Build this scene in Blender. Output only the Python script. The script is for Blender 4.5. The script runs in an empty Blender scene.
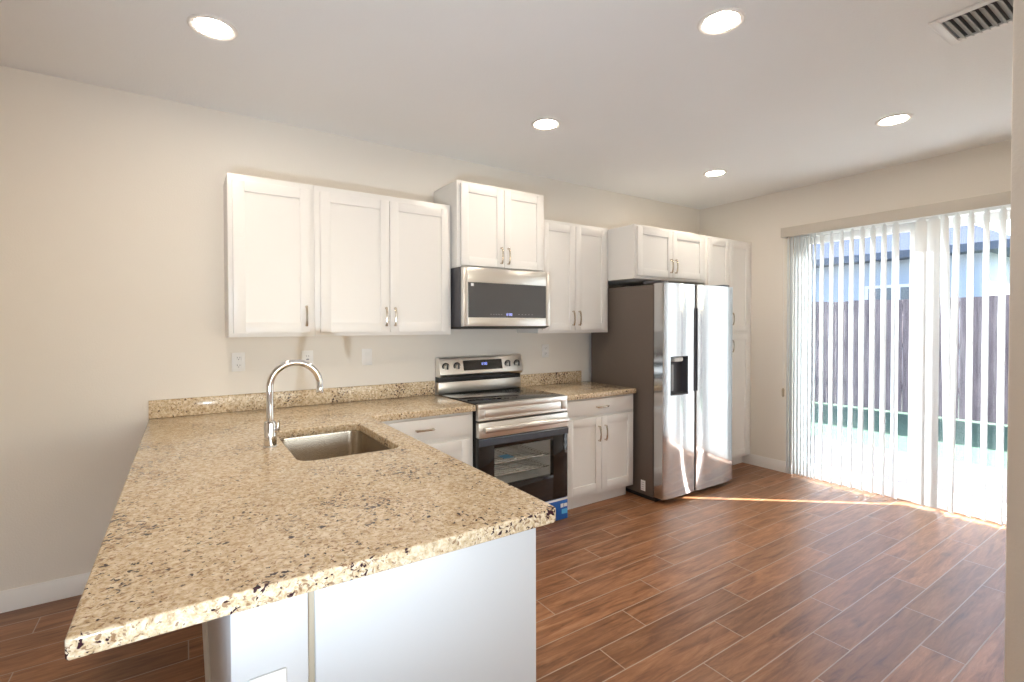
import bpy, bmesh, math, random
from mathutils import Vector, Matrix
random.seed(7)
SC = bpy.context.scene
COL = SC.collection
R = math.radians

# ------------------------------------------------------------------ camera
CAM = Vector((-1.590, -3.4652, 1.4352))
YAW, PITCH, ROLL, FPX, PPY = 0.5867, -0.0153, -0.0020, 492.43, -8.23
c, s = math.cos(YAW), math.sin(YAW)
r0 = Vector((c, -s, 0)); f0 = Vector((s, c, 0)); u0 = Vector((0, 0, 1))
fw = f0 * math.cos(PITCH) + u0 * math.sin(PITCH)
up = u0 * math.cos(PITCH) - f0 * math.sin(PITCH)
rt = r0 * math.cos(ROLL) + up * math.sin(ROLL)
up = up * math.cos(ROLL) - r0 * math.sin(ROLL)
cd = bpy.data.cameras.new('camera'); cam = bpy.data.objects.new('camera', cd); COL.objects.link(cam)
cam.matrix_world = Matrix(((rt.x, up.x, -fw.x, CAM.x), (rt.y, up.y, -fw.y, CAM.y), (rt.z, up.z, -fw.z, CAM.z), (0, 0, 0, 1)))
cd.sensor_width = 36.0; cd.sensor_fit = 'HORIZONTAL'
cd.lens = FPX / 1024 * 36.0
cd.shift_y = PPY / 1024
cd.clip_start = 0.02; cd.clip_end = 200
SC.camera = cam

# ------------------------------------------------------------------ view, world, sun, flash
vs = SC.view_settings
vs.view_transform = 'Standard'; vs.look = 'None'; vs.gamma = 1.0; vs.use_curve_mapping = False
vs.exposure = 0.0
SC.cycles.use_denoising = True
SC.cycles.max_bounces = 14; SC.cycles.diffuse_bounces = 7; SC.cycles.glossy_bounces = 5
SC.cycles.transparent_max_bounces = 24; SC.cycles.transmission_bounces = 8
SC.cycles.sample_clamp_indirect = 8.0; SC.cycles.blur_glossy = 0.2

w = bpy.data.worlds.new('sky'); SC.world = w; w.use_nodes = True
nt = w.node_tree; nt.nodes.clear()
sky = nt.nodes.new('ShaderNodeTexSky'); sky.sky_type = 'NISHITA'; sky.sun_disc = False
sky.sun_elevation = R(37); sky.sun_rotation = R(129); sky.air_density = 1.0; sky.dust_density = 1.4
bg = nt.nodes.new('ShaderNodeBackground'); bg.inputs['Strength'].default_value = 0.85
wo = nt.nodes.new('ShaderNodeOutputWorld')
nt.links.new(sky.outputs[0], bg.inputs[0]); nt.links.new(bg.outputs[0], wo.inputs[0])

SUN_DIR = Vector((-0.776, 0.631, -math.tan(R(37))))          # the way the sunlight travels
sd = bpy.data.lights.new('sun', 'SUN'); sd.energy = 36.0; sd.angle = R(0.53); sd.color = (1, 0.985, 0.96)
sun = bpy.data.objects.new('sun', sd); COL.objects.link(sun)
sun.rotation_euler = SUN_DIR.to_track_quat('-Z', 'Y').to_euler(); sun.location = (9, -8, 8)

# the photographer's hand-held flash: its shadows of the cabinets and of the tap show on the wall
fd = bpy.data.lights.new('camera_flash', 'SPOT'); fd.energy = 150; fd.color = (0.70, 0.85, 1.0)
fd.shadow_soft_size = 0.03; fd.spot_size = R(96); fd.spot_blend = 1.0
flash = bpy.data.objects.new('camera_flash', fd); COL.objects.link(flash)
flash.location = (-1.968, -3.421, 0.918)
flash.rotation_euler = (Vector((0.6, 0, 2.95)) - flash.location).to_track_quat('-Z', 'Y').to_euler()

LAMP_COL = (1.0, 0.86, 0.70); LAMP_STR = 142.0
# added fill light at the made-up window behind the camera
ld = bpy.data.lights.new('rear_fill_light', 'AREA'); ld.shape = 'RECTANGLE'; ld.size = 4.4; ld.size_y = 1.9; ld.energy = 62
ld.color = (1.0, 0.98, 0.95)
lo = bpy.data.objects.new('rear_fill_light', ld); COL.objects.link(lo); lo.location = (-.4, -7.24, 1.45); lo.rotation_euler = (R(90), 0, 0)

# the sixth kitchen downlight, above the camera's field of view
kd = bpy.data.lights.new('kitchen_downlight', 'AREA'); kd.shape = 'DISK'; kd.size = 0.142; kd.energy = 9.5; kd.color = LAMP_COL
ko = bpy.data.objects.new('kitchen_downlight', kd); COL.objects.link(ko); ko.location = (-1.474, -2.19, 2.728)

# ------------------------------------------------------------------ materials
def new_mat(name):
    m = bpy.data.materials.new(name); m.use_nodes = True
    return m, m.node_tree, m.node_tree.nodes['Principled BSDF']
def N(t, typ, **kw):
    n = t.nodes.new(typ)
    for k, v in kw.items(): setattr(n, k, v)
    return n
def math_node(t, op, a, b=None, c_=None):
    n = N(t, 'ShaderNodeMath', operation=op)
    for i, v in enumerate((a, b, c_)):
        if v is None: continue
        if isinstance(v, (int, float)): n.inputs[i].default_value = v
        else: t.links.new(v, n.inputs[i])
    return n.outputs[0]
def ramp(t, fac, stops, interp='LINEAR'):
    n = N(t, 'ShaderNodeValToRGB'); cr = n.color_ramp; cr.interpolation = interp
    while len(cr.elements) < len(stops): cr.elements.new(0.5)
    for e, (p, col) in zip(cr.elements, stops):
        e.position = p; e.color = (*col, 1) if len(col) == 3 else col
    t.links.new(fac, n.inputs[0]); return n.outputs[0]
def mixc(t, fac, a, b, mode='MIX'):
    n = N(t, 'ShaderNodeMix', data_type='RGBA', blend_type=mode)
    for sck, v in ((n.inputs[0], fac), (n.inputs[6], a), (n.inputs[7], b)):
        if isinstance(v, (int, float)): sck.default_value = v
        elif isinstance(v, tuple): sck.default_value = (*v, 1)
        else: t.links.new(v, sck)
    return n.outputs[2]
def objcoord(t, scale=(1, 1, 1)):
    tc = N(t, 'ShaderNodeTexCoord'); mp = N(t, 'ShaderNodeMapping'); mp.inputs['Scale'].default_value = scale
    t.links.new(tc.outputs['Object'], mp.inputs['Vector']); return mp.outputs[0]
def noise(t, vec, scale, detail=3, rough=.5, dist=0):
    n = N(t, 'ShaderNodeTexNoise'); n.inputs['Scale'].default_value = scale; n.inputs['Detail'].default_value = detail
    n.inputs['Roughness'].default_value = rough; n.inputs['Distortion'].default_value = dist
    t.links.new(vec, n.inputs['Vector']); return n.outputs[0]
def bump(t, b, height, strength, distance):
    n = N(t, 'ShaderNodeBump'); n.inputs['Strength'].default_value = strength; n.inputs['Distance'].default_value = distance
    t.links.new(height, n.inputs['Height']); t.links.new(n.outputs[0], b.inputs['Normal'])

def paint(name, col, rough=.6, tex=0.0, scale=160, vary=.02):
    m, t, b = new_mat(name); v = objcoord(t)
    nz = noise(t, v, 1.4, 3)
    t.links.new(mixc(t, nz, tuple(x * (1 - vary) for x in col), tuple(min(1, x * (1 + vary)) for x in col)), b.inputs['Base Color'])
    b.inputs['Roughness'].default_value = rough
    if tex: bump(t, b, noise(t, v, scale, 2), tex, .002)
    return m
def metal(name, col, rough, brush=None, amount=.08):
    m, t, b = new_mat(name); b.inputs['Metallic'].default_value = 1.0
    b.inputs['Base Color'].default_value = (*col, 1); b.inputs['Roughness'].default_value = rough
    if brush:
        nz = noise(t, objcoord(t, brush), 1.0, 4)
        t.links.new(math_node(t, 'MULTIPLY_ADD', nz, amount, rough - amount * .5), b.inputs['Roughness'])
    return m
def gloss(name, col, rough=.1, spec=.5):
    m, t, b = new_mat(name); b.inputs['Base Color'].default_value = (*col, 1)
    nz = noise(t, objcoord(t), 9, 2)
    t.links.new(math_node(t, 'MULTIPLY_ADD', nz, .03, rough), b.inputs['Roughness'])
    b.inputs['Specular IOR Level'].default_value = spec
    return m
def glow(name, col, strength):
    m, t, b = new_mat(name); b.inputs['Base Color'].default_value = (.8, .8, .8, 1)
    b.inputs['Emission Color'].default_value = (*col, 1); b.inputs['Emission Strength'].default_value = strength
    return m
def pane(name, tint, refl):
    m = bpy.data.materials.new(name); m.use_nodes = True; t = m.node_tree; t.nodes.clear()
    tr = N(t, 'ShaderNodeBsdfTransparent'); tr.inputs[0].default_value = (*tint, 1)
    gl = N(t, 'ShaderNodeBsdfGlossy'); gl.inputs['Roughness'].default_value = .02
    fr = N(t, 'ShaderNodeLayerWeight'); fr.inputs[0].default_value = .5
    mx = N(t, 'ShaderNodeMixShader'); o = N(t, 'ShaderNodeOutputMaterial')
    t.links.new(math_node(t, 'MULTIPLY', math_node(t, 'MULTIPLY_ADD', math_node(t, 'POWER', fr.outputs['Facing'], 4.0), .45, .012), refl), mx.inputs[0])
    t.links.new(tr.outputs[0], mx.inputs[1]); t.links.new(gl.outputs[0], mx.inputs[2]); t.links.new(mx.outputs[0], o.inputs[0])
    return m

M = {}
M['wall'] = paint('wall_paint', (.785, .745, .68), .75, .35, 130)
M['ceil'] = paint('ceiling_paint', (.86, .87, .87), .9, .5, 110)
M['trim'] = paint('trim_paint', (.82, .81, .79), .4)
M['cab'] = paint('cabinet_paint', (.80, .785, .755), .33)
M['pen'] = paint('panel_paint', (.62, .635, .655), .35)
M['filler'] = paint('filler_strip', (.42, .36, .27), .7)
M['plate'] = paint('plate_plastic', (.84, .83, .81), .35)
M['slot'] = gloss('slot_dark', (.05, .05, .05), .5)
M['vinyl_frame'] = paint('door_frame_vinyl', (.85, .85, .84), .35)
M['steel'] = metal('brushed_steel', (.82, .80, .76), .30, (3, 3, 240), .10)
M['fridge_steel'] = metal('fridge_steel', (.60, .605, .61), .10, (2, 2, 160), .06)
M['sink_steel'] = metal('sink_steel', (.56, .50, .42), .24, (3, 160, 3), .08)
M['chrome'] = metal('chrome', (.83, .82, .80), .06)
M['nickel'] = metal('satin_nickel', (.62, .55, .46), .22)
M['black'] = gloss('black_plastic', (.015, .015, .016), .35)
M['glassblk'] = gloss('black_glass', (.010, .008, .008), .04, .6)
M['cooktop'] = gloss('cooktop_glass', (.010, .010, .011), .05, .6)
M['ring'] = gloss('burner_ring', (.045, .045, .045), .15)
M['mwglass'] = gloss('microwave_glass', (.075, .076, .078), .12, .6)
M['fside'] = gloss('fridge_side_paint', (.135, .108, .090), .38, .4)
M['dgray'] = gloss('dark_grey_plastic', (.07, .07, .08), .3)
M['mgray'] = gloss('mid_grey_plastic', (.30, .30, .32), .3)
M['oven_in'] = paint('oven_enamel', (.80, .80, .77), .4)
M['band'] = gloss('bevel_reflection_tint', (.075, .095, .125), .12, .8)  # blue-grey reflection on the oven door's glass bevel, put into the colour
M['louvre'] = paint('louvre_paint', (.42, .42, .40), .5)
M['rack'] = metal('rack_wire', (.75, .73, .70), .2)
M['blue'] = gloss('blue_film', (.01, .11, .42), .3)
M['cyan'] = gloss('cyan_print', (.10, .48, .80), .35)
M['white'] = gloss('white_print', (.85, .85, .85), .4)
M['digits'] = glow('clock_digits', (.02, .13, 1.0), .8)
M['oven_pane'] = pane('oven_pane', (.94, .94, .94), .8)
M['pane'] = pane('door_pane', (.95, .96, .965), 1.0)
M['lens'] = glow('lamp_lens', LAMP_COL, LAMP_STR)
M['lamptrim'] = paint('lamp_trim', (.83, .80, .76), .5)
def paver_mat():
    m, t, b = new_mat('patio_pavers'); v = objcoord(t)
    br = N(t, 'ShaderNodeTexBrick'); br.inputs['Scale'].default_value = 1.0
    br.inputs['Brick Width'].default_value = .30; br.inputs['Row Height'].default_value = .15; br.inputs['Mortar Size'].default_value = .006
    br.inputs['Color1'].default_value = (.085, .078, .085, 1); br.inputs['Color2'].default_value = (.045, .040, .046, 1); br.inputs['Mortar'].default_value = (.022, .020, .020, 1)
    t.links.new(v, br.inputs['Vector'])
    t.links.new(mixc(t, noise(t, v, 6, 4), br.outputs['Color'], (.10, .095, .10)), b.inputs['Base Color']); b.inputs['Roughness'].default_value = .85
    return m
M['patio'] = paver_mat()
M['housewall'] = paint('stucco', (.36, .42, .52), .9, .3, 40, .03)
M['roof'] = paint('roof_tiles', (.10, .12, .165), .85, .4, 12, .15)
M['hglass'] = gloss('far_window_glass', (.10, .12, .16), .1)
M['housetrim'] = paint('house_trim', (.72, .72, .74), .7)
M['stem'] = paint('stem_green', (.09, .13, .05), .8)

def granite():
    m, t, b = new_mat('granite'); v = objcoord(t)
    wv = N(t, 'ShaderNodeMixRGB'); wv.blend_type = 'ADD'; wv.inputs[0].default_value = .02
    nn = N(t, 'ShaderNodeTexNoise'); nn.inputs['Scale'].default_value = 40; t.links.new(v, nn.inputs['Vector'])
    t.links.new(v, wv.inputs[1]); t.links.new(nn.outputs['Color'], wv.inputs[2]); wv = wv.outputs[0]
    big = noise(t, v, 4.5, 3); mid = noise(t, wv, 70, 4, .62); fine = noise(t, wv, 190, 3, .6)
    base = ramp(t, mid, [(.33, (.40, .27, .145)), (.45, (.56, .425, .26)), (.55, (.67, .54, .36)), (.66, (.79, .69, .53))])
    base = mixc(t, math_node(t, 'MULTIPLY', ramp(t, fine, [(.46, (0, 0, 0)), (.68, (1, 1, 1))]), .40), base, (.83, .76, .65))
    cl = math_node(t, 'MULTIPLY_ADD', big, .40, -.20)
    # soft brown flecks
    f1 = noise(t, wv, 105, 2, .5, .5)
    m1 = ramp(t, math_node(t, 'MULTIPLY_ADD', cl, .6, f1), [(.59, (0, 0, 0)), (.65, (1, 1, 1))])
    base = mixc(t, math_node(t, 'MULTIPLY', m1, .75), base, (.20, .095, .045))
    # dark garnet grains, gathered in clouds
    f2 = noise(t, wv, 74, 2, .5, .3)
    m2 = ramp(t, math_node(t, 'ADD', f2, cl), [(.635, (0, 0, 0)), (.675, (1, 1, 1))])
    base = mixc(t, m2, base, (.040, .016, .022))
    t.links.new(base, b.inputs['Base Color'])
    b.inputs['Roughness'].default_value = .14; b.inputs['Specular IOR Level'].default_value = .30
    return m
M['granite'] = granite()

def floor_mat():
    PW, PL, G = .1555, .9100, .0050
    m, t, b = new_mat('wood_look_tile')
    tc = N(t, 'ShaderNodeTexCoord'); sp = N(t, 'ShaderNodeSeparateXYZ'); t.links.new(tc.outputs['Object'], sp.inputs[0])
    X, Y = sp.outputs[0], sp.outputs[1]
    yy = math_node(t, 'DIVIDE', math_node(t, 'ADD', Y, 1.879 + 50 * PW), PW)
    row = math_node(t, 'FLOOR', yy); fy = math_node(t, 'FRACT', yy)
    # every row is shifted by a third of a tile
    xs = math_node(t, 'ADD', X, math_node(t, 'MULTIPLY_ADD', row, -PL / 3, 60 * PL - .23 + 50 * PL / 3))
    xx = math_node(t, 'DIVIDE', xs, PL); colm = math_node(t, 'FLOOR', xx); fx = math_node(t, 'FRACT', xx)
    dy = math_node(t, 'MULTIPLY', math_node(t, 'MINIMUM', fy, math_node(t, 'SUBTRACT', 1.0, fy)), PW)
    dx = math_node(t, 'MULTIPLY', math_node(t, 'MINIMUM', fx, math_node(t, 'SUBTRACT', 1.0, fx)), PL)
    d = math_node(t, 'MINIMUM', dx, dy)
    grout = math_node(t, 'LESS_THAN', d, G / 2)
    cv = N(t, 'ShaderNodeCombineXYZ'); t.links.new(row, cv.inputs[0]); t.links.new(colm, cv.inputs[1])
    wn = N(t, 'ShaderNodeTexWhiteNoise', noise_dimensions='2D'); t.links.new(cv.outputs[0], wn.inputs['Vector'])
    # grain runs along the tile and differs from tile to tile
    gv = N(t, 'ShaderNodeCombineXYZ')
    t.links.new(math_node(t, 'MULTIPLY_ADD', wn.outputs['Value'], 37.0, math_node(t, 'MULTIPLY', X, 1.6)), gv.inputs[0])
    t.links.new(math_node(t, 'MULTIPLY', Y, 13.0), gv.inputs[1]); t.links.new(math_node(t, 'MULTIPLY', wn.outputs['Value'], 11.0), gv.inputs[2])
    g1 = noise(t, gv.outputs[0], 2.2, 6, .62, .7)
    g2 = noise(t, gv.outputs[0], 9.0, 4, .6, .3)
    wood = ramp(t, g1, [(.26, (.11, .045, .020)), (.44, (.25, .110, .050)), (.60, (.36, .170, .080)), (.78, (.45, .245, .135))])
    wood = mixc(t, math_node(t, 'MULTIPLY', ramp(t, g2, [(.45, (0, 0, 0)), (.72, (1, 1, 1))]), .30), wood, (.13, .058, .028))
    hv = N(t, 'ShaderNodeHueSaturation'); t.links.new(wood, hv.inputs['Color'])
    t.links.new(math_node(t, 'MULTIPLY_ADD', wn.outputs['Value'], .42, .80), hv.inputs['Value'])
    t.links.new(mixc(t, grout, hv.outputs[0], (.43, .33, .25)), b.inputs['Base Color'])
    t.links.new(math_node(t, 'MULTIPLY_ADD', g2, .16, .27), b.inputs['Roughness'])
    b.inputs['Specular IOR Level'].default_value = .5
    h = math_node(t, 'MINIMUM', math_node(t, 'DIVIDE', d, .004), 1.0)
    h = math_node(t, 'MULTIPLY_ADD', g2, .18, h)
    bump(t, b, h, .35, .0015)
    return m
M['floor'] = floor_mat()

def slat_mat():
    m = bpy.data.materials.new('blind_vinyl'); m.use_nodes = True; t = m.node_tree; t.nodes.clear()
    di = N(t, 'ShaderNodeBsdfDiffuse'); di.inputs[0].default_value = (.80, .83, .84, 1)
    tl = N(t, 'ShaderNodeBsdfTranslucent'); tl.inputs[0].default_value = (.82, .87, .90, 1)
    mx = N(t, 'ShaderNodeMixShader'); o = N(t, 'ShaderNodeOutputMaterial')
    nz = noise(t, objcoord(t, (8, 8, .6)), 2, 2)
    t.links.new(math_node(t, 'MULTIPLY_ADD', nz, .03, .10), mx.inputs[0])
    t.links.new(di.outputs[0], mx.inputs[1]); t.links.new(tl.outputs[0], mx.inputs[2]); t.links.new(mx.outputs[0], o.inputs[0])
    return m
M['slat'] = slat_mat()
M['valance'] = paint('valance_vinyl', (.52, .485, .43), .5)

def fence_mat():
    m, t, b = new_mat('fence_wood'); v = objcoord(t, (1, 7, .5))
    base = ramp(t, noise(t, v, 3, 5, .6), [(.3, (.11, .08, .09)), (.5, (.18, .14, .15)), (.7, (.27, .21, .22))])
    t.links.new(base, b.inputs['Base Color']); b.inputs['Roughness'].default_value = .85
    return m
M['fence'] = fence_mat()
def lawn_mat():
    m, t, b = new_mat('lawn_green'); v = objcoord(t)
    base = ramp(t, noise(t, v, 30, 5, .7), [(.3, (.05, .10, .065)), (.55, (.10, .18, .12)), (.75, (.17, .25, .17))])
    t.links.new(base, b.inputs['Base Color']); b.inputs['Roughness'].default_value = .9
    bump(t, b, noise(t, v, 140, 3), .8, .03); return m
M['lawn'] = lawn_mat()

# ------------------------------------------------------------------ mesh helpers (all shapes in world metres)
def BM(): return bmesh.new()
def box(bm, x0, x1, y0, y1, z0, z1, bev=0.0, seg=2):
    x0, x1 = min(x0, x1), max(x0, x1); y0, y1 = min(y0, y1), max(y0, y1); z0, z1 = min(z0, z1), max(z0, z1)
    r = bmesh.ops.create_cube(bm, size=1.0); vs_ = r['verts']
    for v in vs_:
        v.co = Vector((x0 + (v.co.x + .5) * (x1 - x0), y0 + (v.co.y + .5) * (y1 - y0), z0 + (v.co.z + .5) * (z1 - z0)))
    if bev > 0:
        es = list({e for v in vs_ for e in v.link_edges})
        bmesh.ops.bevel(bm, geom=es, offset=bev, segments=seg, profile=.5, affect='EDGES')
    return bm
def tube(bm, pts, rad, n=14, cap=True):
    pts = [Vector(p) for p in pts]; rads = rad if isinstance(rad, (list, tuple)) else [rad] * len(pts)
    rings = []; prev = None
    for i, p in enumerate(pts):
        a = pts[max(i - 1, 0)]; b_ = pts[min(i + 1, len(pts) - 1)]
        tan = (b_ - a).normalized()
        if prev is None: ref = Vector((0, 0, 1)) if abs(tan.z) < .9 else Vector((1, 0, 0)); nrm = tan.cross(ref).normalized()
        else: nrm = (prev - tan * prev.dot(tan)).normalized()
        prev = nrm; bi = tan.cross(nrm)
        rings.append([bm.verts.new(p + (nrm * math.cos(2 * math.pi * k / n) + bi * math.sin(2 * math.pi * k / n)) * rads[i]) for k in range(n)])
    for a, b_ in zip(rings, rings[1:]):
        for k in range(n): bm.faces.new((a[k], a[(k + 1) % n], b_[(k + 1) % n], b_[k]))
    if cap: bm.faces.new(rings[0][::-1]); bm.faces.new(rings[-1])
    return bm
def lathe(bm, prof, centre, n=28, axis='Z', cap=True):
    cx, cy, cz = centre; rings = []
    def pos(r, h, a):
        if axis == 'Z': return (cx + r * math.cos(a), cy + r * math.sin(a), cz + h)
        if axis == 'Y': return (cx + r * math.cos(a), cy + h, cz + r * math.sin(a))
        return (cx + h, cy + r * math.cos(a), cz + r * math.sin(a))
    for r, h in prof: rings.append([bm.verts.new(pos(max(r, 1e-5), h, 2 * math.pi * k / n)) for k in range(n)])
    for a, b_ in zip(rings, rings[1:]):
        for k in range(n): bm.faces.new((a[k], a[(k + 1) % n], b_[(k + 1) % n], b_[k]))
    if cap: bm.faces.new(rings[0][::-1]); bm.faces.new(rings[-1])
    return bm
def prism(bm, pts, axis, a0, a1, bev=0):
    """extrude a 2-D outline along an axis; pts are (y,z) for X, (x,z) for Y, (x,y) for Z"""
    def P(u, v, a): return {'X': (a, u, v), 'Y': (u, a, v), 'Z': (u, v, a)}[axis]
    A = [bm.verts.new(P(u, v, a0)) for u, v in pts]; B = [bm.verts.new(P(u, v, a1)) for u, v in pts]
    n = len(pts); fs = [bm.faces.new(A), bm.faces.new(B[::-1])]
    for k in range(n): fs.append(bm.faces.new((A[k], B[k], B[(k + 1) % n], A[(k + 1) % n])))
    if bev: bmesh.ops.bevel(bm, geom=list({e for f in fs for e in f.edges}), offset=bev, segments=2, profile=.5, affect='EDGES')
    return bm
def origin_of(o):
    v = Vector((0, 0, 0))
    while o is not None: v += o.location; o = o.parent
    return v
def link_mesh(name, me, parent, mat):
    o = bpy.data.objects.new(name, me); COL.objects.link(o)
    if mat is not None and not me.materials: me.materials.append(mat)
    if parent is not None:
        o.parent = parent
    return o
def obj(name, bm, mat, parent=None, smooth=True, at=None):
    bmesh.ops.recalc_face_normals(bm, faces=bm.faces)
    me = bpy.data.meshes.new(name); org = origin_of(parent) if parent is not None else Vector(at or (0, 0, 0))
    bmesh.ops.translate(bm, verts=bm.verts, vec=-org)
    bm.to_mesh(me); bm.free()
    if smooth:
        for p in me.polygons: p.use_smooth = True
        me.set_sharp_from_angle(angle=R(32))
    o = link_mesh(name, me, parent, mat)
    if parent is None and at is not None: o.location = at
    return o
def thing(name, label, cat, loc, group=None):
    o = bpy.data.objects.new(name, None); COL.objects.link(o); o.location = loc; o.empty_display_size = .1
    o['label'] = label; o['category'] = cat
    if group: o['group'] = group
    return o
def tag(o, label, cat, group=None):
    o['label'] = label; o['category'] = cat
    if group: o['group'] = group
    return o
def struct(name, bm, mat, label=None, cat=None, parent=None):
    o = obj(name, bm, mat, parent); o['kind'] = 'structure'
    if label: o['label'] = label
    if cat: o['category'] = cat
    return o

# ------------------------------------------------------------------ room shell
XW, ZC = 3.258, 2.733
XL0, YS = -5.2, -7.2
DY0, DY1, DZ = -1.03, -2.87, 2.31            # door opening in the right wall
struct('floor', box(BM(), XL0 - .15, XW + .15, YS - .15, .15, -.08, 0), M['floor'], 'dark brown wood-look plank tile floor', 'floor')
struct('ceiling', box(BM(), XL0 - .15, XW + .15, YS - .15, .15, ZC, ZC + .12), M['ceil'], 'off-white textured flat ceiling', 'ceiling')
struct('wall_back', box(BM(), XL0 - .15, XW + .15, 0, .15, 0, ZC), M['wall'], 'cream painted wall behind the kitchen cabinets', 'wall')
b = BM(); WT = .16
box(b, XW, XW + WT, DY0, 0, 0, ZC); box(b, XW, XW + WT, YS, DY1, 0, ZC); box(b, XW, XW + WT, DY1, DY0, DZ, ZC)
struct('wall_right', b, M['wall'], 'cream painted wall with the sliding glass door', 'wall')
struct('wall_left', box(BM(), XL0 - .15, XL0, YS, 0, 0, ZC), M['wall'], 'cream wall of the living area on the far left', 'wall')
b = BM(); box(b, XL0, -2.6, YS - .15, YS, 0, ZC); box(b, 1.8, XW, YS - .15, YS, 0, ZC); box(b, -2.6, 1.8, YS - .15, YS, 0, .5); box(b, -2.6, 1.8, YS - .15, YS, 2.4, ZC)
struct('wall_front', b, M['wall'], 'cream wall of the living area behind', 'wall')
struct('wall_partition', box(BM(), .221, XW, -3.24, -3.108, 0, ZC, .006), M['wall'], 'end of the off-white partition wall at the right edge', 'wall')
def baseboard(name, axis, a0, a1, face, out, label):
    """moulded skirting board; face = wall coordinate, out = +1/-1 direction into the room"""
    t_ = .015; h = .105
    pr = [(0, 0), (t_, 0), (t_, h - .03), (t_ * .55, h - .012), (t_ * .4, h), (0, h)]
    pr = [(face + out * u, v) for u, v in pr]
    bm = BM(); prism(bm, pr, 'X' if axis == 'X' else 'Y', a0, a1)
    return struct(name, bm, M['trim'], label, 'baseboard')
baseboard('baseboard_back', 'X', XL0, -1.538, 0, -1, 'white baseboard along the back wall, left of the peninsula')
baseboard('baseboard_right', 'Y', DY0 - .0, -.535, XW, -1, 'white baseboard on the right wall between pantry and glass door')
# knee wall that carries the bar side of the peninsula
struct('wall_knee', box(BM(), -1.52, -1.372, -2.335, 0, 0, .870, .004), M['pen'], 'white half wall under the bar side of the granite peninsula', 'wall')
baseboard('baseboard_knee', 'Y', -2.335, -.017, -1.52, -1, 'white baseboard along the half wall under the peninsula')

# ------------------------------------------------------------------ sliding glass door (structure)
dr = bpy.data.objects.new('door_1', None); COL.objects.link(dr); dr.location = (XW + .09, (DY0 + DY1) / 2, 0)
dr['kind'] = 'structure'; dr['label'] = 'white framed sliding glass door to the patio'; dr['category'] = 'door'
b = BM(); fx0, fx1 = XW + .03, XW + .14
box(b, fx0, fx1, DY0 - .045, DY0, 0, DZ, .004); box(b, fx0, fx1, DY1, DY1 + .045, 0, DZ, .004)
box(b, fx0, fx1, DY1 + .045, DY0 - .045, DZ - .05, DZ, .004); box(b, fx0, fx1, DY1 + .045, DY0 - .045, 0, .035, .004)
obj('door_frame', b, M['vinyl_frame'], dr)['kind'] = 'structure'
def sash(y0, y1, x):
    z0, z1, st = .04, DZ - .055, .065
    b = BM()
    box(b, x, x + .038, y0 - st, y0, z0, z1, .004); box(b, x, x + .038, y1, y1 + st, z0, z1, .004)
    box(b, x, x + .038, y1 + st, y0 - st, z0, z0 + .08, .004); box(b, x, x + .038, y1 + st, y0 - st, z1 - st, z1, .004)
    o = obj('door_sash', b, M['vinyl_frame'], dr); o['kind'] = 'structure'
    g = obj('glass_pane', box(BM(), x + .017, x + .021, y1 + st - .008, y0 - st + .008, z0 + .074, z1 - st + .008), M['pane'], o, smooth=False)
    g['kind'] = 'structure'
    return o
sash(DY0 - .048, -1.985, XW + .048)
sash(-1.92, DY1 + .048, XW + .095)

# added unseen window behind the camera, made for the fill light
b = BM()
for x_ in (-2.6, -1.155, .295, 1.74): box(b, x_, x_ + .06, YS - .02, YS + .01, .5, 2.4, .004)
box(b, -2.6, 1.8, YS - .02, YS + .01, .5, .56, .004); box(b, -2.6, 1.8, YS - .02, YS + .01, 2.34, 2.4, .004)
struct('added_window_1', b, M['vinyl_frame'], 'wide white framed added window behind, unseen, opening for the fill light', 'window')

# added porch roof, out of view, to block sun through that window
struct('added_porch_roof', box(BM(), -5.3, XW, -12.5, YS - .16, 2.75, 2.9), M['ceil'], 'added flat porch roof, unseen, keeping sun out of the rear window', 'roof')

# ------------------------------------------------------------------ vertical blind
BX = 3.188
vb = thing('vertical_blind', 'white vertical slat blind with grey valance hanging over the sliding glass door', 'blind', (BX, -1.0, 2.26))
b = BM()
box(b, BX - .045, BX - .033, -.966, -3.02, 2.262, 2.352, .003)
box(b, BX - .033, XW, -.966, -.978, 2.262, 2.352, .002)
box(b, BX - .033, XW, -.978, -3.02, 2.342, 2.352, .001)
obj('valance', b, M['valance'], vb)
obj('head_rail', box(BM(), BX - .018, BX + .018, -.985, -3.0, 2.292, 2.326, .003), M['plate'], vb)
def slat_mesh():
    L0, L1, W = .028, 2.262, .089
    bm = BM(); n = 6; rows = []
    for z in (L0, L0 + .012, L1 - .03, L1):
        w_ = W if z < L1 - .001 else .03
        ring = []
        for k in range(n + 1):
            q = k / n * 2 - 1
            ring.append((q * w_ / 2, .005 * (1 - q * q) - .003, z))
        rows.append(ring)
    F = [[bm.verts.new(p) for p in r_] for r_ in rows]
    for i in range(len(rows) - 1):
        for k in range(n): bm.faces.new((F[i][k], F[i][k + 1], F[i + 1][k + 1], F[i + 1][k]))
    bmesh.ops.recalc_face_normals(bm, faces=bm.faces)
    bmesh.ops.translate(bm, verts=bm.verts, vec=(0, 0, -2.26))
    me = bpy.data.meshes.new('slat'); bm.to_mesh(me); bm.free(); me.materials.append(M['slat'])
    for p in me.polygons: p.use_smooth = True
    return me
SM = slat_mesh()
slats = []
for k in range(9): slats.append((-1.012 - .030 * k, 38 + 5 * math.sin(k * 2.3), 0))
y = -1.312
while y > -1.86: slats.append((y, 45 + random.uniform(-2, 2), 0)); y -= .0785
slats.append((-1.862, 50, 0))
slats += [(-2.026, 74, 0), (-2.103, 82, 0)]
slats.append((-2.165, 52, -1.5))
slats.append((-2.240, 40, .6))
for yy_ in (-2.318, -2.402, -2.486, -2.57, -2.654, -2.738, -2.822, -2.9, -2.96): slats.append((yy_, 37 + random.uniform(-2, 2), 0))
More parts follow.
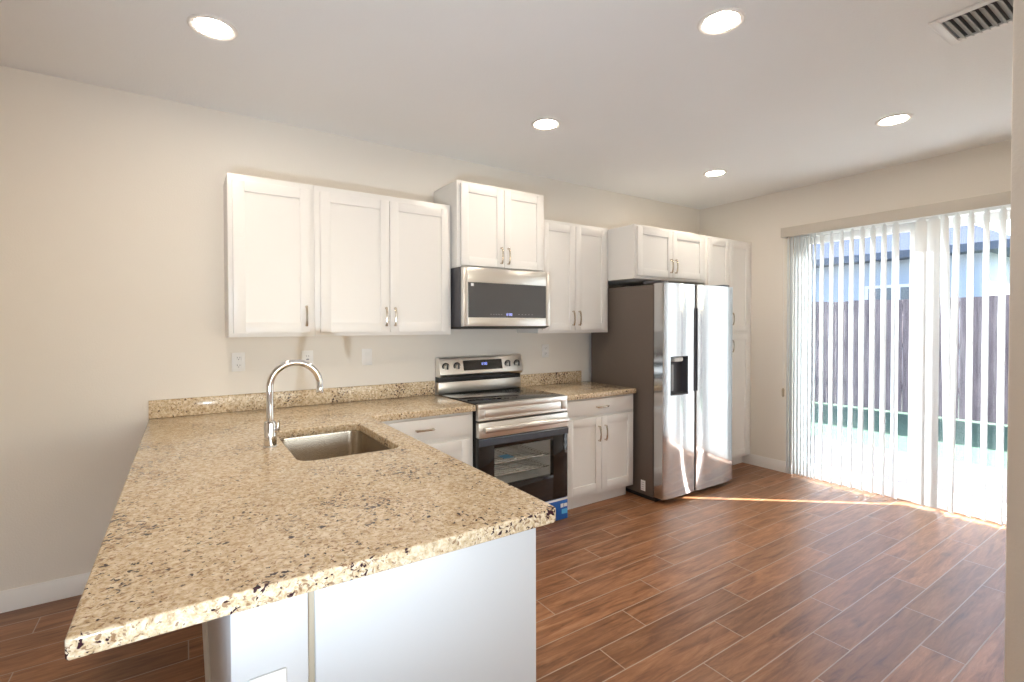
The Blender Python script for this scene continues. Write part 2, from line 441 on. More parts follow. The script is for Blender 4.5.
for (y, a, lean) in slats:
    o = link_mesh('slat', SM, vb, None); o.location = (0, y + 1.0, 0)
    o.rotation_euler = (R(lean), 0, R(a))
# operating cord with its little weight at the wall side
b = BM(); tube(b, [(BX - .028, -.990, 2.28), (BX - .028, -.990, .82)], .0025, 6)
cord = obj('pull_cord', b, M['plate'], vb)
b = BM(); lathe(b, [(.004, 0), (.011, .01), (.012, .07), (.005, .085)], (BX - .028, -.990, .745), 12)
obj('cord_weight', b, M['filler'], cord)

# ------------------------------------------------------------------ cabinets
def pull(parent, x, y, z, L=.112, vertical=True, facing='-Y', sag=.0):
    """arched bar pull standing off a front whose face is at y (or at x for facing +X)"""
    b = BM(); n = 10; pts = []; rr = []
    for i in range(n + 1):
        q = i / n * 2 - 1
        off = .021 + .009 * (1 - q * q)
        pts.append((q * L / 2, off)); rr.append(.0056 + .0016 * abs(q))
    path = [(-L / 2, 0.0)] + pts + [(L / 2, 0.0)]; rr = [.006] + rr + [.006]
    P3 = []
    for a, o_ in path:
        if facing == '-Y': P3.append((x, y - o_, z + a) if vertical else (x + a, y - o_, z))
        else: P3.append((x + o_, y, z + a))
    tube(b, P3, rr, 8)
    return obj('handle', b, M['nickel'], parent)
def shaker(name, x0, x1, z0, z1, yb, parent, rail=.060, th=.020, rec=.009):
    """door slab with a recessed flat panel, back face at yb, front at yb-th"""
    b = BM(); yf = yb - th
    box(b, x0, x0 + rail, yf, yb, z0, z1, .0015); box(b, x1 - rail, x1, yf, yb, z0, z1, .0015)
    box(b, x0 + rail, x1 - rail, yf, yb, z0, z0 + rail, .0015); box(b, x0 + rail, x1 - rail, yf, yb, z1 - rail, z1, .0015)
    box(b, x0 + rail - .002, x1 - rail + .002, yf + rec, yb, z0 + rail - .002, z1 - rail + .002)
    return obj(name, b, M['cab'], parent)
def slab(name, x0, x1, z0, z1, yb, parent, th=.020):
    return obj(name, box(BM(), x0, x1, yb - th, yb, z0, z1, .002), M['cab'], parent)
WCABS = 'white shaker wall cabinets'
def wall_cab(label, x0, x1, dep, z0, z1, doors, group=WCABS):
    t_ = thing('wall_cabinet', label, 'cabinet', ((x0 + x1) / 2, 0, z0), group)
    obj('body', box(BM(), x0, x1, -dep, 0, z0, z1, .0015), M['cab'], t_)
    for (dx0, dx1, dz0, dz1, hx, hz) in doors:
        d = shaker('door', dx0, dx1, dz0, dz1, -dep - .0005, t_)
        pull(d, hx, -dep - .0195, hz)
    return t_
wall_cab('narrow single-door white wall cabinet at the far left', -1.386, -.930, .305, 1.371, 2.286,
         [(-1.363, -.953, 1.393, 2.250, -.983, 1.493)])
wall_cab('double-door white wall cabinet left of the microwave', -.929, -.012, .305, 1.371, 2.286,
         [(-.898, -.466, 1.393, 2.250, -.494, 1.493), (-.462, -.032, 1.393, 2.250, -.434, 1.493)])
wall_cab('tall-hung white wall cabinet right above the microwave', .0, .762, .381, 1.844, 2.451,
         [(.024, .379, 1.858, 2.430, .350, 1.945), (.383, .740, 1.858, 2.430, .412, 1.945)])
wall_cab('double-door white wall cabinet between microwave and refrigerator', .763, 1.529, .305, 1.371, 2.286,
         [(.795, 1.137, 1.393, 2.258, 1.105, 1.493), (1.141, 1.495, 1.393, 2.258, 1.173, 1.493)])
wall_cab('deep white wall cabinet above the refrigerator', 1.531, 2.494, .610, 1.826, 2.276,
         [(1.553, 1.995, 1.850, 2.257, 1.966, 1.950), (1.999, 2.442, 1.850, 2.257, 2.028, 1.950)])
# tall pantry cabinet in the corner
pt = thing('pantry_cabinet', 'tall white pantry cabinet in the corner right of the refrigerator', 'cabinet', (2.877, 0, 0))
b = BM(); box(b, 2.496, 3.256, -.610, -.003, .10, 2.276, .0015); obj('body', b, M['cab'], pt)
obj('toe_kick', box(BM(), 2.496, 3.241, -.535, -.02, 0, .10), M['cab'], pt)
for (x0, x1, hx) in ((2.512, 2.848, 2.82), (2.852, 3.192, 2.885)):
    for z0, z1, hz in ((1.372, 2.252, 1.492), (.115, 1.340, 1.226)):
        d = shaker('door', x0, x1, z0, z1, -.6105, pt); pull(d, hx, -.6295, hz)
# base cabinet right of the range
rc = thing('base_cabinet', 'white base cabinet with drawer and two doors between range and refrigerator', 'cabinet', (1.145, 0, 0), 'white base cabinets')
obj('body', box(BM(), .766, 1.521, -.610, -.003, .10, .868, .0015), M['cab'], rc)
obj('toe_kick', box(BM(), .768, 1.513, -.535, -.02, 0, .10), M['cab'], rc)
d = slab('drawer', .790, 1.500, .742, .856, -.6105, rc); pull(d, 1.142, -.6295, .795, vertical=False)
for x0, x1, hx in ((.790, 1.141, 1.108), (1.145, 1.500, 1.177)):
    d = shaker('door', x0, x1, .136, .714, -.6105, rc); pull(d, hx, -.6295, .585)
# base cabinet in the corner left of the range
lc = thing('base_cabinet', 'white corner base cabinet left of the range, beside the peninsula', 'cabinet', (-.38, 0, 0), 'white base cabinets')
obj('body', box(BM(), -.750, -.006, -.610, -.003, .10, .868, .0015), M['cab'], lc)
obj('toe_kick', box(BM(), -.750, -.008, -.535, -.02, 0, .10), M['cab'], lc)
d = slab('drawer', -.680, -.036, .722, .852, -.6105, lc); pull(d, -.358, -.6295, .788, vertical=False)
d = shaker('door', -.680, -.036, .136, .690, -.6105, lc); pull(d, -.645, -.6295, .585)
# peninsula cabinet: open top for the sink, finished end panel towards the camera
pc = thing('peninsula_cabinet', 'white peninsula cabinet with plain end panel under the granite', 'cabinet', (-1.06, -1.5, 0))
b = BM()
box(b, -1.360, -1.344, -2.315, -.64, .10, .868); box(b, -.795, -.779, -2.315, -.64, .10, .868)
box(b, -1.344, -.795, -2.315, -.64, .10, .116); box(b, -1.344, -.795, -.656, -.64, .116, .868); box(b, -1.344, -.795, -2.315, -2.30, .116, .868)
obj('body', b, M['cab'], pc)
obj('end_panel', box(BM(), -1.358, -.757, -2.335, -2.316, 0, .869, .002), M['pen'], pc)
obj('filler_strip', box(BM(), -1.372, -1.358, -2.326, -2.30, 0, .869), M['filler'], pc)
obj('toe_kick', box(BM(), -1.35, -.85, -2.30, -.66, 0, .10), M['cab'], pc)
for y1, y0, hs in ((-.70, -1.095, 1), (-1.099, -1.495, -1), (-1.54, -1.92, 1), (-1.924, -2.305, -1)):
    b = BM(); rail = .06; x0 = -.7785; x1 = -.757
    box(b, x0, x1, y0, y0 + rail, .12, .85, .0015); box(b, x0, x1, y1 - rail, y1, .12, .85, .0015)
    box(b, x0, x1, y0 + rail, y1 - rail, .12, .12 + rail, .0015); box(b, x0, x1, y0 + rail, y1 - rail, .85 - rail, .85, .0015)
    box(b, x0, x1 - .009, y0 + rail, y1 - rail, .12 + rail, .85 - rail)
    d = obj('door', b, M['cab'], pc)
    pull(d, x1 - .0005, (y0 + .032) if hs > 0 else (y1 - .032), .75, facing='+X')

# ------------------------------------------------------------------ granite
ZT, ZB = .910, .870
def arc(cx, cy, r, a0, a1, n=6): return [(cx + r * math.cos(R(a0 + (a1 - a0) * i / n)), cy + r * math.sin(R(a0 + (a1 - a0) * i / n))) for i in range(n + 1)]
def slab_mesh(name, outline, holes, z0, z1, bev, parent):
    """flat stone with eased edges, from a filled 2-D curve"""
    cu = bpy.data.curves.new(name + '_outline', 'CURVE'); cu.dimensions = '2D'; cu.fill_mode = 'BOTH'
    for ring in [outline] + holes:
        sp = cu.splines.new('POLY'); sp.points.add(len(ring) - 1); sp.use_cyclic_u = True
        for p, (x, y) in zip(sp.points, ring): p.co = (x, y, 0, 1)
    cu.extrude = (z1 - z0) / 2 - bev; cu.bevel_depth = bev; cu.bevel_resolution = 3; cu.offset = -bev
    tmp = bpy.data.objects.new('outline', cu); COL.objects.link(tmp)
    dg = bpy.context.evaluated_depsgraph_get(); dg.update()
    me = bpy.data.meshes.new_from_object(tmp.evaluated_get(dg)); me.name = name
    bpy.data.objects.remove(tmp); bpy.data.curves.remove(cu)
    bm = bmesh.new(); bm.from_mesh(me); bmesh.ops.remove_doubles(bm, verts=bm.verts, dist=1e-5)
    bpy.data.meshes.remove(me)
    bmesh.ops.translate(bm, verts=bm.verts, vec=(0, 0, (z0 + z1) / 2))
    return obj(name, bm, M['granite'], parent)
SX0, SX1, SY0, SY1, SR = -1.226, -.815, -1.440, -.790, .055
hole = arc(SX1 - SR, SY1 - SR, SR, 0, 90) + arc(SX0 + SR, SY1 - SR, SR, 90, 180) + arc(SX0 + SR, SY0 + SR, SR, 180, 270) + arc(SX1 - SR, SY0 + SR, SR, 270, 360)
ct = thing('countertop', 'L-shaped speckled tan granite countertop of the peninsula with sink cut-out', 'countertop', (-1.2, -1.2, ZB), 'speckled tan granite counters')
q = .025
out = [(-1.764, -.0), (-1.764, -2.369 + q)][:1] + arc(-1.764 + .008, -2.369 + .008, .008, 180, 270) + arc(-.699 - q, -2.369 + q, q, 270, 360) \
    + arc(-.683, -.661, .016, 180, 90)[0:7] + [(-.002, -.645), (-.002, 0)]
slab_mesh('slab', out, [hole[::-1]], ZB, ZT, .006, ct)
obj('backsplash', box(BM(), -1.764, -.727, -.020, 0, ZT, 1.012, .002), M['granite'], ct)
obj('backsplash', box(BM(), -.725, -.004, -.020, 0, ZT, 1.012, .002), M['granite'], ct)
cr_ = thing('countertop', 'short speckled tan granite countertop between range and refrigerator', 'countertop', (1.15, -.32, ZB), 'speckled tan granite counters')
slab_mesh('slab', [(.764, 0), (.764, -.645)] + arc(1.533 - .02, -.645 + .02, .02, 270, 360) + [(1.533, 0)], [], ZB, ZT, .006, cr_)
obj('backsplash', box(BM(), .766, 1.475, -.020, 0, ZT, 1.012, .002), M['granite'], cr_)

# sink
sk = thing('sink', 'undermount stainless steel single-bowl sink in the granite peninsula', 'sink', ((SX0 + SX1) / 2, (SY0 + SY1) / 2, ZB - .2))
b = BM(); rings = []
cx, cy = (SX0 + SX1) / 2, (SY0 + SY1) / 2
def rr_ring(hx, hy, r, z, n=8):
    pts = arc(cx + hx - r, cy + hy - r, r, 0, 90, n) + arc(cx - hx + r, cy + hy - r, r, 90, 180, n) + arc(cx - hx + r, cy - hy + r, r, 180, 270, n) + arc(cx + hx - r, cy - hy + r, r, 270, 360, n)
    return [b.verts.new((x, y, z)) for x, y in pts]
hx, hy = (SX1 - SX0) / 2, (SY1 - SY0) / 2
for (e, z, r) in ((.012, ZB - .001, .064), (.004, ZB - .001, .058), (.003, ZB - .006, .057), (-.004, ZB - .165, .052), (-.010, ZB - .19, .048), (-.030, ZB - .205, .035), (-.15, ZB - .209, .02)):
    rings.append(rr_ring(hx + e, hy + e, r, z))
for e, z, r in ((-.03, ZB - .212, .035), (-.003, ZB - .20, .05), (.006, ZB - .165, .055), (.010, ZB - .006, .06), (.020, ZB - .005, .07)):
    pass
for a, d_ in zip(rings, rings[1:]):
    for k in range(len(a)): b.faces.new((a[k], a[(k + 1) % len(a)], d_[(k + 1) % len(a)], d_[k]))
b.faces.new(rings[-1])
bowl = obj('bowl', b, M['sink_steel'], sk)
so = bowl.modifiers.new('thickness', 'SOLIDIFY'); so.thickness = .0015; so.offset = -1
b = BM(); lathe(b, [(.045, 0), (.045, .003), (.036, .004), (.030, -.002), (.006, -.002)], (cx, cy, ZB - .208), 24)
obj('drain', b, M['chrome'], sk)

# faucet
fc = thing('faucet', 'chrome gooseneck kitchen faucet beside the sink', 'faucet', (-1.286, -1.115, ZT))
b = BM(); lathe(b, [(.0285, 0), (.0285, .005), (.0255, .008), (.0250, .104), (.023, .110), (.015, .113)], (-1.286, -1.115, ZT), 28)
obj('base', b, M['chrome'], fc)
pts = [(-1.286, -1.115, ZT + .10 + i * .06 / 3) for i in range(4)]; rad = .103; xc, zc = -1.286 + rad, 1.163
pts += [(-1.286, -1.115, 1.10), (-1.286, -1.115, 1.13)]
for i in range(0, 21):
    a = R(180 - 9 * i); pts.append((xc + rad * math.cos(a), -1.115, zc + .006 + rad * math.sin(a)))
pts.append((xc + rad, -1.115, 1.150))
b = BM(); tube(b, pts, .0148, 16); sp_ = obj('spout', b, M['chrome'], fc)
b = BM(); lathe(b, [(.0145, 0), (.0155, .004), (.0155, .030), (.0138, .034)], (xc + rad, -1.115, 1.128), 20)
obj('spray_tip', b, M['chrome'], sp_)
b = BM(); tube(b, [(-1.266, -1.125, ZT + .072), (-1.254, -1.131, ZT + .072)], [.012, .011], 16)
tube(b, [(-1.256, -1.130, ZT + .074), (-1.254, -1.131, ZT + .090), (-1.253, -1.132, ZT + .116)], [.006, .005, .0045], 10)
obj('lever', b, M['chrome'], fc)

# ------------------------------------------------------------------ range
rg = thing('electric_range', 'stainless electric range with black glass top and blue film at its foot', 'range', (.381, 0, 0))
x0, x1 = .004, .758
b = BM(); box(b, x0, x0 + .06, -.632, -.035, .03, .905, .003); box(b, x1 - .06, x1, -.632, -.035, .03, .905, .003)
box(b, x0 + .06, x1 - .06, -.15, -.035, .03, .905); box(b, x0 + .06, x1 - .06, -.632, -.15, .68, .905); box(b, x0 + .06, x1 - .06, -.632, -.15, .03, .25)
body = obj('body', b, M['black'], rg)
for fx in (.05, .71):
    for fy in (-.58, -.10):
        b = BM(); lathe(b, [(.018, 0), (.018, .02), (.010, .031)], (fx, fy, 0), 12); obj('foot', b, M['black'], rg)
ck = obj('cooktop', box(BM(), x0 - .001, x1 + .001, -.636, -.065, .9055, .916, .003), M['cooktop'], rg)
for (bx, by, br) in ((.19, -.48, .10), (.57, -.48, .115), (.19, -.21, .075), (.57, -.21, .09)):
    b = BM(); n = 40
    for r_ in (br, br * .62):
        lathe(b, [(r_ - .002, 0), (r_, 0), (r_, .0003), (r_ - .002, .0003), (r_ - .002, 0)], (bx, by, .9162), n, cap=False)
    obj('burner_ring', b, M['ring'], ck)
# front trim with the long embossed rectangle
b = BM()
box(b, x0, x1, -.670, -.632, .880, .915, .003); box(b, x0, x1, -.670, -.632, .803, .820, .003)
box(b, x0, .055, -.670, -.632, .818, .882, .003); box(b, .706, x1, -.670, -.632, .818, .882, .003)
box(b, .050, .710, -.661, -.632, .816, .884)
fp = obj('front_panel', b, M['steel'], rg)
obj('panel_inset', box(BM(), .060, .701, -.666, -.6612, .825, .874, .002), M['steel'], fp)
# oven door, built as a frame round a real window
dy0, dy1 = -.672, -.634
wx0, wx1, wz0, wz1 = .125, .625, .350, .612
b = BM(); box(b, x0, wx0, dy0, dy1, .172, .688, .002); box(b, wx1, x1, dy0, dy1, .172, .688, .002)
box(b, wx0, wx1, dy0, dy1, .172, wz0, .001); box(b, wx0, wx1, dy0, dy1, wz1, .688, .001)
door = obj('oven_door', b, M['glassblk'], rg)
obj('door_trim', box(BM(), x0, x1, dy0 - .001, dy1, .690, .793, .003), M['steel'], door)
b = BM()
bar = [(-.712, .728), (-.722, .740), (-.722, .757), (-.712, .767), (-.699, .757), (-.699, .740)]
prism(b, bar, 'X', .03, .735, .002)
for hx_ in (.045, .70): box(b, hx_, hx_ + .022, -.712, -.671, .736, .759, .003)
obj('door_handle', b, M['steel'], door)
b = BM(); prism(b, [(dy0 - .0005, .688), (dy0 - .0115, .680), (dy0 - .0075, .640), (dy0 - .0005, .634)], 'X', x0, x1)
obj('door_top_band', b, M['band'], door)
obj('window_pane', box(BM(), wx0 - .003, wx1 + .003, -.668, -.664, wz0 - .003, wz1 + .003), M['oven_pane'], door, smooth=False)
# cavity with racks seen through the window (open-fronted box in front of the body)
b = BM(); cy0, cy1 = -.633, -.20
bm_c = b
box(b, wx0 - .02, wx0 - .012, cy0, cy1, wz0 - .06, wz1 + .02); box(b, wx1 + .012, wx1 + .02, cy0, cy1, wz0 - .06, wz1 + .02)
box(b, wx0 - .012, wx1 + .012, cy0, cy1, wz1 + .012, wz1 + .02); box(b, wx0 - .012, wx1 + .012, cy0, cy1, wz0 - .06, wz0 - .052)
box(b, wx0 - .012, wx1 + .012, cy1, cy1 + .008, wz0 - .06, wz1 + .02)
cav = obj('oven_cavity', b, M['oven_in'], rg)
for rz in (.405, .490):
    b = BM()
    for k in range(11):
        yy_ = -.615 + k * .038
        tube(b, [(wx0 - .008, yy_, rz), (wx1 + .008, yy_, rz)], .0035 if 0 < k < 10 else .005, 6)
    for xx_ in (wx0 + .02, (wx0 + wx1) / 2, wx1 - .02): tube(b, [(xx_, -.615, rz - .004), (xx_, -.235, rz - .004)], .004, 6)
    obj('oven_rack', b, M['rack'], cav)
obj('warranty_sheet', box(BM(), .28, .36, -.56, -.47, .4950, .4965), M['cyan'], cav)
od = bpy.data.lights.new('oven_fill_light', 'POINT'); od.energy = .06; od.shadow_soft_size = .02; od.color = (1.0, .94, .86)  # added light to brighten the oven cavity behind the pane
oo = bpy.data.objects.new('oven_fill_light', od); COL.objects.link(oo); oo.location = (.20, -.26, wz1 - .03)
# drawer wrapped in blue film
dw = obj('storage_drawer', box(BM(), x0, x1, -.668, -.634, .035, .166, .004), M['black'], rg)
fl = obj('protective_film', box(BM(), x0 + .002, x1 - .001, -.6735, -.6685, .010, .168, .001), M['blue'], dw)
fl['label'] = 'bright blue protective film with white upper edge'
b = BM(); box(b, x0 + .002, x1 - .002, -.6745, -.6735, .152, .167); box(b, .44, .56, -.6745, -.6735, .030, .152)
obj('film_white_band', b, M['white'], fl, smooth=False)
b = BM()
for a0, a1, c0, c1 in ((.690, .716, .098, .126), (.722, .752, .100, .124)): box(b, a0, a1, -.6755, -.6735, c0, c1)
obj('film_print', b, M['white'], fl, smooth=False)
obj('film_print', box(BM(), .700, .752, -.6755, -.6735, .050, .084), M['cyan'], fl, smooth=False)
# backguard: low steel riser, dark slot, sloped control panel
b = BM(); box(b, x0, x1, -.064, -.004, .9165, 1.000, .003); obj('riser', b, M['steel'], rg)
b = BM(); box(b, x0, x1, -.055, -.004, 1.000, 1.040, .002); obj('vent_slot', b, M['black'], rg)
b = BM(); prism(b, [(-.004, 1.040), (-.085, 1.040), (-.098, 1.060), (-.068, 1.182), (-.058, 1.190), (-.004, 1.190)], 'X', x0, x1, .003)
bgp = obj('control_panel', b, M['steel'], rg)
def on_slope(z, off): return -.098 + (z - 1.060) / .122 * .030 - off
b = BM(); prism(b, [(on_slope(1.085, .002), 1.085), (on_slope(1.085, -.006), 1.085), (on_slope(1.162, -.006), 1.162), (on_slope(1.162, .002), 1.162)], 'X', .205, .560)
disp = obj('display', b, M['glassblk'], bgp)
def seven(bm, ch, x, z, w_, h_, yfun, th=.0045):
    segs = {'0': 'abcdef', '1': 'bc', '2': 'abged', '4': 'fgbc', '5': 'afgcd', '3': 'abgcd'}[ch]
    pos = {'a': (0, 1, 'h'), 'd': (0, 0, 'h'), 'g': (0, .5, 'h'), 'b': (1, .75, 'v'), 'c': (1, .25, 'v'), 'f': (0, .75, 'v'), 'e': (0, .25, 'v')}
    for s_ in segs:
        px, pz, k = pos[s_]
        if k == 'h': a0, a1, c0, c1 = x, x + w_, z + pz * h_ - th / 2, z + pz * h_ + th / 2
        else: a0, a1, c0, c1 = x + px * w_ - th / 2, x + px * w_ + th / 2, z + pz * h_ - h_ * .25, z + pz * h_ + h_ * .25
        ym = yfun((c0 + c1) / 2); box(bm, a0, a1, ym - .001, ym + .001, c0, c1)
b = BM()
for i, ch in enumerate('1200'): seven(b, ch, .362 + i * .014 + (.004 if i > 1 else 0), 1.122, .008, .018, lambda z: on_slope(z, .003), .0032)
obj('clock_digits', b, M['digits'], disp, smooth=False)
for kx in (.055, .150, .615, .705):
    b = BM(); zc_ = 1.121; yc = on_slope(zc_, 0)
    lathe(b, [(.021, 0), (.021, -.006), (.0195, -.024), (.017, -.027)], (kx, yc + .001, zc_), 24, 'Y')
    kn = obj('knob', b, M['steel'], bgp)
    b = BM(); lathe(b, [(.0215, 0), (.0305, 0), (.0300, -.0045), (.0215, -.0045)], (kx, yc + .001, zc_), 24, 'Y'); obj('knob_ring', b, M['black'], kn)
    obj('knob_grip', box(BM(), kx - .0045, kx + .0045, yc - .037, yc - .024, zc_ - .019, zc_ + .019, .002), M['black'], kn)

# ------------------------------------------------------------------ over-the-range microwave
mw = thing('microwave', 'stainless over-the-range microwave with dark window above the range', 'microwave', (.381, 0, 1.42))
obj('body', box(BM(), .002, .759, -.425, -.003, 1.424, 1.842, .003), M['dgray'], mw)
mx0, mx1, mz0, mz1, my0, my1 = .004, .757, 1.428, 1.838, -.470, -.426
qx0, qx1, qz0, qz1 = .040, .716, 1.490, 1.734
b = BM(); box(b, mx0, qx0, my0, my1, mz0, mz1, .003); box(b, qx1, mx1, my0, my1, mz0, mz1, .003)
box(b, qx0, qx1, my0, my1, mz0, qz0, .003); box(b, qx0, qx1, my0, my1, qz1, mz1, .003)
md = obj('door', b, M['steel'], mw)
win = obj('door_window', box(BM(), qx0 - .002, qx1 + .002, my0 + .003, my1, qz0 - .002, qz1 + .002), M['mwglass'], md)
b = BM()
for i, ch in enumerate('1200'): seven(b, ch, .348 + i * .014 + (.005 if i > 1 else 0), 1.506, .008, .015, lambda z: my0 + .0025, .0028)
obj('clock_digits', b, M['digits'], win, smooth=False)
b = BM()
b.free()
for kx in [.22 + .022 * k for k in range(5)] + [.46 + .03 * k for k in range(5)]:
    obj('button_mark', box(BM(), kx, kx + .010, my0 + .0022, my0 + .0032, 1.512, 1.515), M['mgray'], win, smooth=False)
obj('sticker', box(BM(), .063, .085, my0 + .0018, my0 + .003, 1.708, 1.728), M['white'], win, smooth=False)
b = BM(); prism(b, [(-.462, 1.428), (-.405, 1.408), (-.02, 1.408), (-.02, 1.424), (-.426, 1.424)], 'X', .010, .752); obj('underside_grille', b, M['black'], mw)

# ------------------------------------------------------------------ refrigerator
rf = thing('refrigerator', 'side-by-side stainless refrigerator with dark sides and door dispenser', 'refrigerator', (2.01, 0, 0))
FX0, FX1 = 1.553, 2.488
obj('body', box(BM(), FX0 + .003, FX1 - .003, -.790, -.06, .035, 1.762, .004), M['fside'], rf)
obj('toe_grille', box(BM(), FX0 + .02, FX1 - .02, -.800, -.10, .0, .034, .002), M['black'], rf)
def fdoor(x0, x1, z0, z1, cut=None):
    """door slab with gently bowed front; cut = (x0,x1,z0,z1) opening for the dispenser"""
    bm = BM(); yb = -.803; n = 14
    def yf(x):
        q = (x - x0) / (x1 - x0) * 2 - 1
        return -.893 - .010 * (1 - q * q) + (.006 if abs(q) > .985 else 0)
    xs = sorted(set([x0, x0 + .004, x1 - .004, x1] + [x0 + (x1 - x0) * i / n for i in range(1, n)] + (list(cut[:2]) if cut else [])))
    zs = [z0, z0 + .003, z1 - .003, z1] + (list(cut[2:]) if cut else []); zs = sorted(zs)
    V = [[bm.verts.new((x, yf(x), z)) for z in zs] for x in xs]
    Bk = [[bm.verts.new((x, yb, z)) for z in zs] for x in xs]
    def incut(i, j): return cut and xs[i] >= cut[0] - 1e-6 and xs[i + 1] <= cut[1] + 1e-6 and zs[j] >= cut[2] - 1e-6 and zs[j + 1] <= cut[3] + 1e-6
    for i in range(len(xs) - 1):
        for j in range(len(zs) - 1):
            if incut(i, j): continue
            bm.faces.new((V[i][j], V[i + 1][j], V[i + 1][j + 1], V[i][j + 1])); bm.faces.new((Bk[i][j], Bk[i][j + 1], Bk[i + 1][j + 1], Bk[i + 1][j]))
    for i in range(len(xs) - 1):
        bm.faces.new((V[i][0], Bk[i][0], Bk[i + 1][0], V[i + 1][0])); bm.faces.new((V[i][-1], V[i + 1][-1], Bk[i + 1][-1], Bk[i][-1]))
        for j in range(len(zs) - 1):
            pass
    for j in range(len(zs) - 1):
        bm.faces.new((V[0][j], V[0][j + 1], Bk[0][j + 1], Bk[0][j])); bm.faces.new((V[-1][j], Bk[-1][j], Bk[-1][j + 1], V[-1][j + 1]))
    return bm, yf
cut = (1.634, 1.852, .868, 1.182)
bm, yf = fdoor(FX0, 1.948, .045, 1.770, cut)
dl = obj('freezer_door', bm, M['fridge_steel'], rf)
bm, yf2 = fdoor(1.972, FX1, .045, 1.770)
d2 = obj('fridge_door', bm, M['fridge_steel'], rf)
obj('centre_strip', box(BM(), 1.949, 1.971, -.862, -.791, .05, 1.765), M['mgray'], rf)
for par, xa, xb in ((dl, 1.938, 1.9484), (d2, 1.9716, 1.982)):
    obj('grip_recess', box(BM(), xa, xb, -.899, -.862, .885, 1.575, .001), M['dgray'], par)
# dispenser: an open tray set into the door
b = BM(); cx0, cx1, cz0, cz1 = cut
yb_, yt = -.834, -.9005
box(b, cx0, cx0 + .006, yt, yb_, cz0, cz1); box(b, cx1 - .006, cx1, yt, yb_, cz0, cz1)
box(b, cx0 + .006, cx1 - .006, yt, yb_, cz0, cz0 + .012); box(b, cx0 + .006, cx1 - .006, yt, yb_, cz1 - .006, cz1)
box(b, cx0 + .006, cx1 - .006, yb_ - .004, yb_, cz0 + .012, cz1 - .006)
dp = obj('dispenser', b, M['dgray'], dl)
b = BM(); box(b, cx0 + .06, cx1 - .05, -.895, -.84, cz1 - .045, cz1 - .008, .012, 3); obj('dispenser_chute', b, M['plate'], dp)
b = BM(); box(b, cx0 + .06, cx0 + .085, -.862, -.853, cz0 + .03, cz1 - .07, .003); obj('paddle', b, M['mgray'], dp)
b = BM(); box(b, cx0 + .008, cx0 + .03, -.885, -.875, cz0 + .09, cz1 - .06, .003); obj('paddle', b, M['mgray'], dp)
for hx_ in (FX0 + .05, FX1 - .05):
    obj('hinge_cover', box(BM(), hx_ - .045, hx_ + .045, -.865, -.68, 1.7705, 1.792, .006), M['dgray'], rf)
lb = obj('energy_label', box(BM(), FX0 + .0015, FX0 + .0035, -.712, -.664, .066, .152), M['white'], rf, smooth=False)
lb['label'] = 'small white label low on the dark side'
b = BM()
for k in range(4): box(b, FX0 + .0010, FX0 + .0016, -.699, -.670, .078 + k * .018, .081 + k * .018)
obj('label_print', b, M['mgray'], lb, smooth=False)

# ------------------------------------------------------------------ outlets and switches
def wall_plate(name, cat, label, x, z, y, kind, group=None):
    t_ = thing(name, label, cat, (x, y, z), group)
    pl = obj('cover_plate', box(BM(), x - .036, x + .036, y - .0065, y, z - .058, z + .058, .003), M['plate'], t_)
    if kind == 'duplex':
        for dz in (-.0235, .0235):
            b = BM(); box(b, x - .017, x + .017, y - .0085, y - .006, z + dz - .0145, z + dz + .0145, .004)
            so_ = obj('socket', b, M['plate'], t_)
            b = BM(); box(b, x - .0080, x - .0058, y - .0092, y - .0083, z + dz - .001, z + dz + .008); box(b, x + .0058, x + .0080, y - .0092, y - .0083, z + dz - .001, z + dz + .008)
            box(b, x - .002, x + .002, y - .0092, y - .0083, z + dz - .010, z + dz - .005)
            obj('slots', b, M['slot'], so_, smooth=False)
    elif kind == 'gfci':
        b = BM(); box(b, x - .0165, x + .0165, y - .0095, y - .006, z - .0335, z + .0335, .001); so_ = obj('socket', b, M['plate'], t_)
        for dz in (-.021, .021):
            b = BM(); box(b, x - .0080, x - .0058, y - .0102, y - .0094, z + dz - .003, z + dz + .006); box(b, x + .0058, x + .0080, y - .0102, y - .0094, z + dz - .003, z + dz + .006)
            obj('slots', b, M['slot'], so_, smooth=False)
        obj('test_button', box(BM(), x - .008, x + .008, y - .0110, y - .0094, z - .005, z + .005, .001), M['mgray'], so_)
    else:
        b = BM(); prism(b, [(y - .006, z - .033), (y - .0075, z - .033), (y - .0115, z + .033), (y - .006, z + .033)], 'X', x - .0165, x + .0165)
        obj('rocker', b, M['plate'], t_)
    return t_
wall_plate('wall_outlet', 'outlet', 'white wall outlet left of the chrome faucet, under the narrow cabinet', -1.315, 1.212, 0, 'duplex', 'white wall plates')
wall_plate('wall_outlet', 'outlet', 'white wall outlet right behind the top of the faucet arch', -.915, 1.212, 0, 'gfci', 'white wall plates')
wall_plate('wall_switch', 'switch', 'white wall switch between the faucet and the range', -.520, 1.214, 0, 'rocker', 'white wall plates')
wall_plate('wall_outlet', 'outlet', 'white wall outlet between the range and the refrigerator', 1.066, 1.208, 0, 'duplex', 'white wall plates')
wall_plate('wall_outlet', 'outlet', 'white outlet plate on the end of the half wall under the granite', -1.453, .653, -2.335, 'duplex', 'white wall plates')

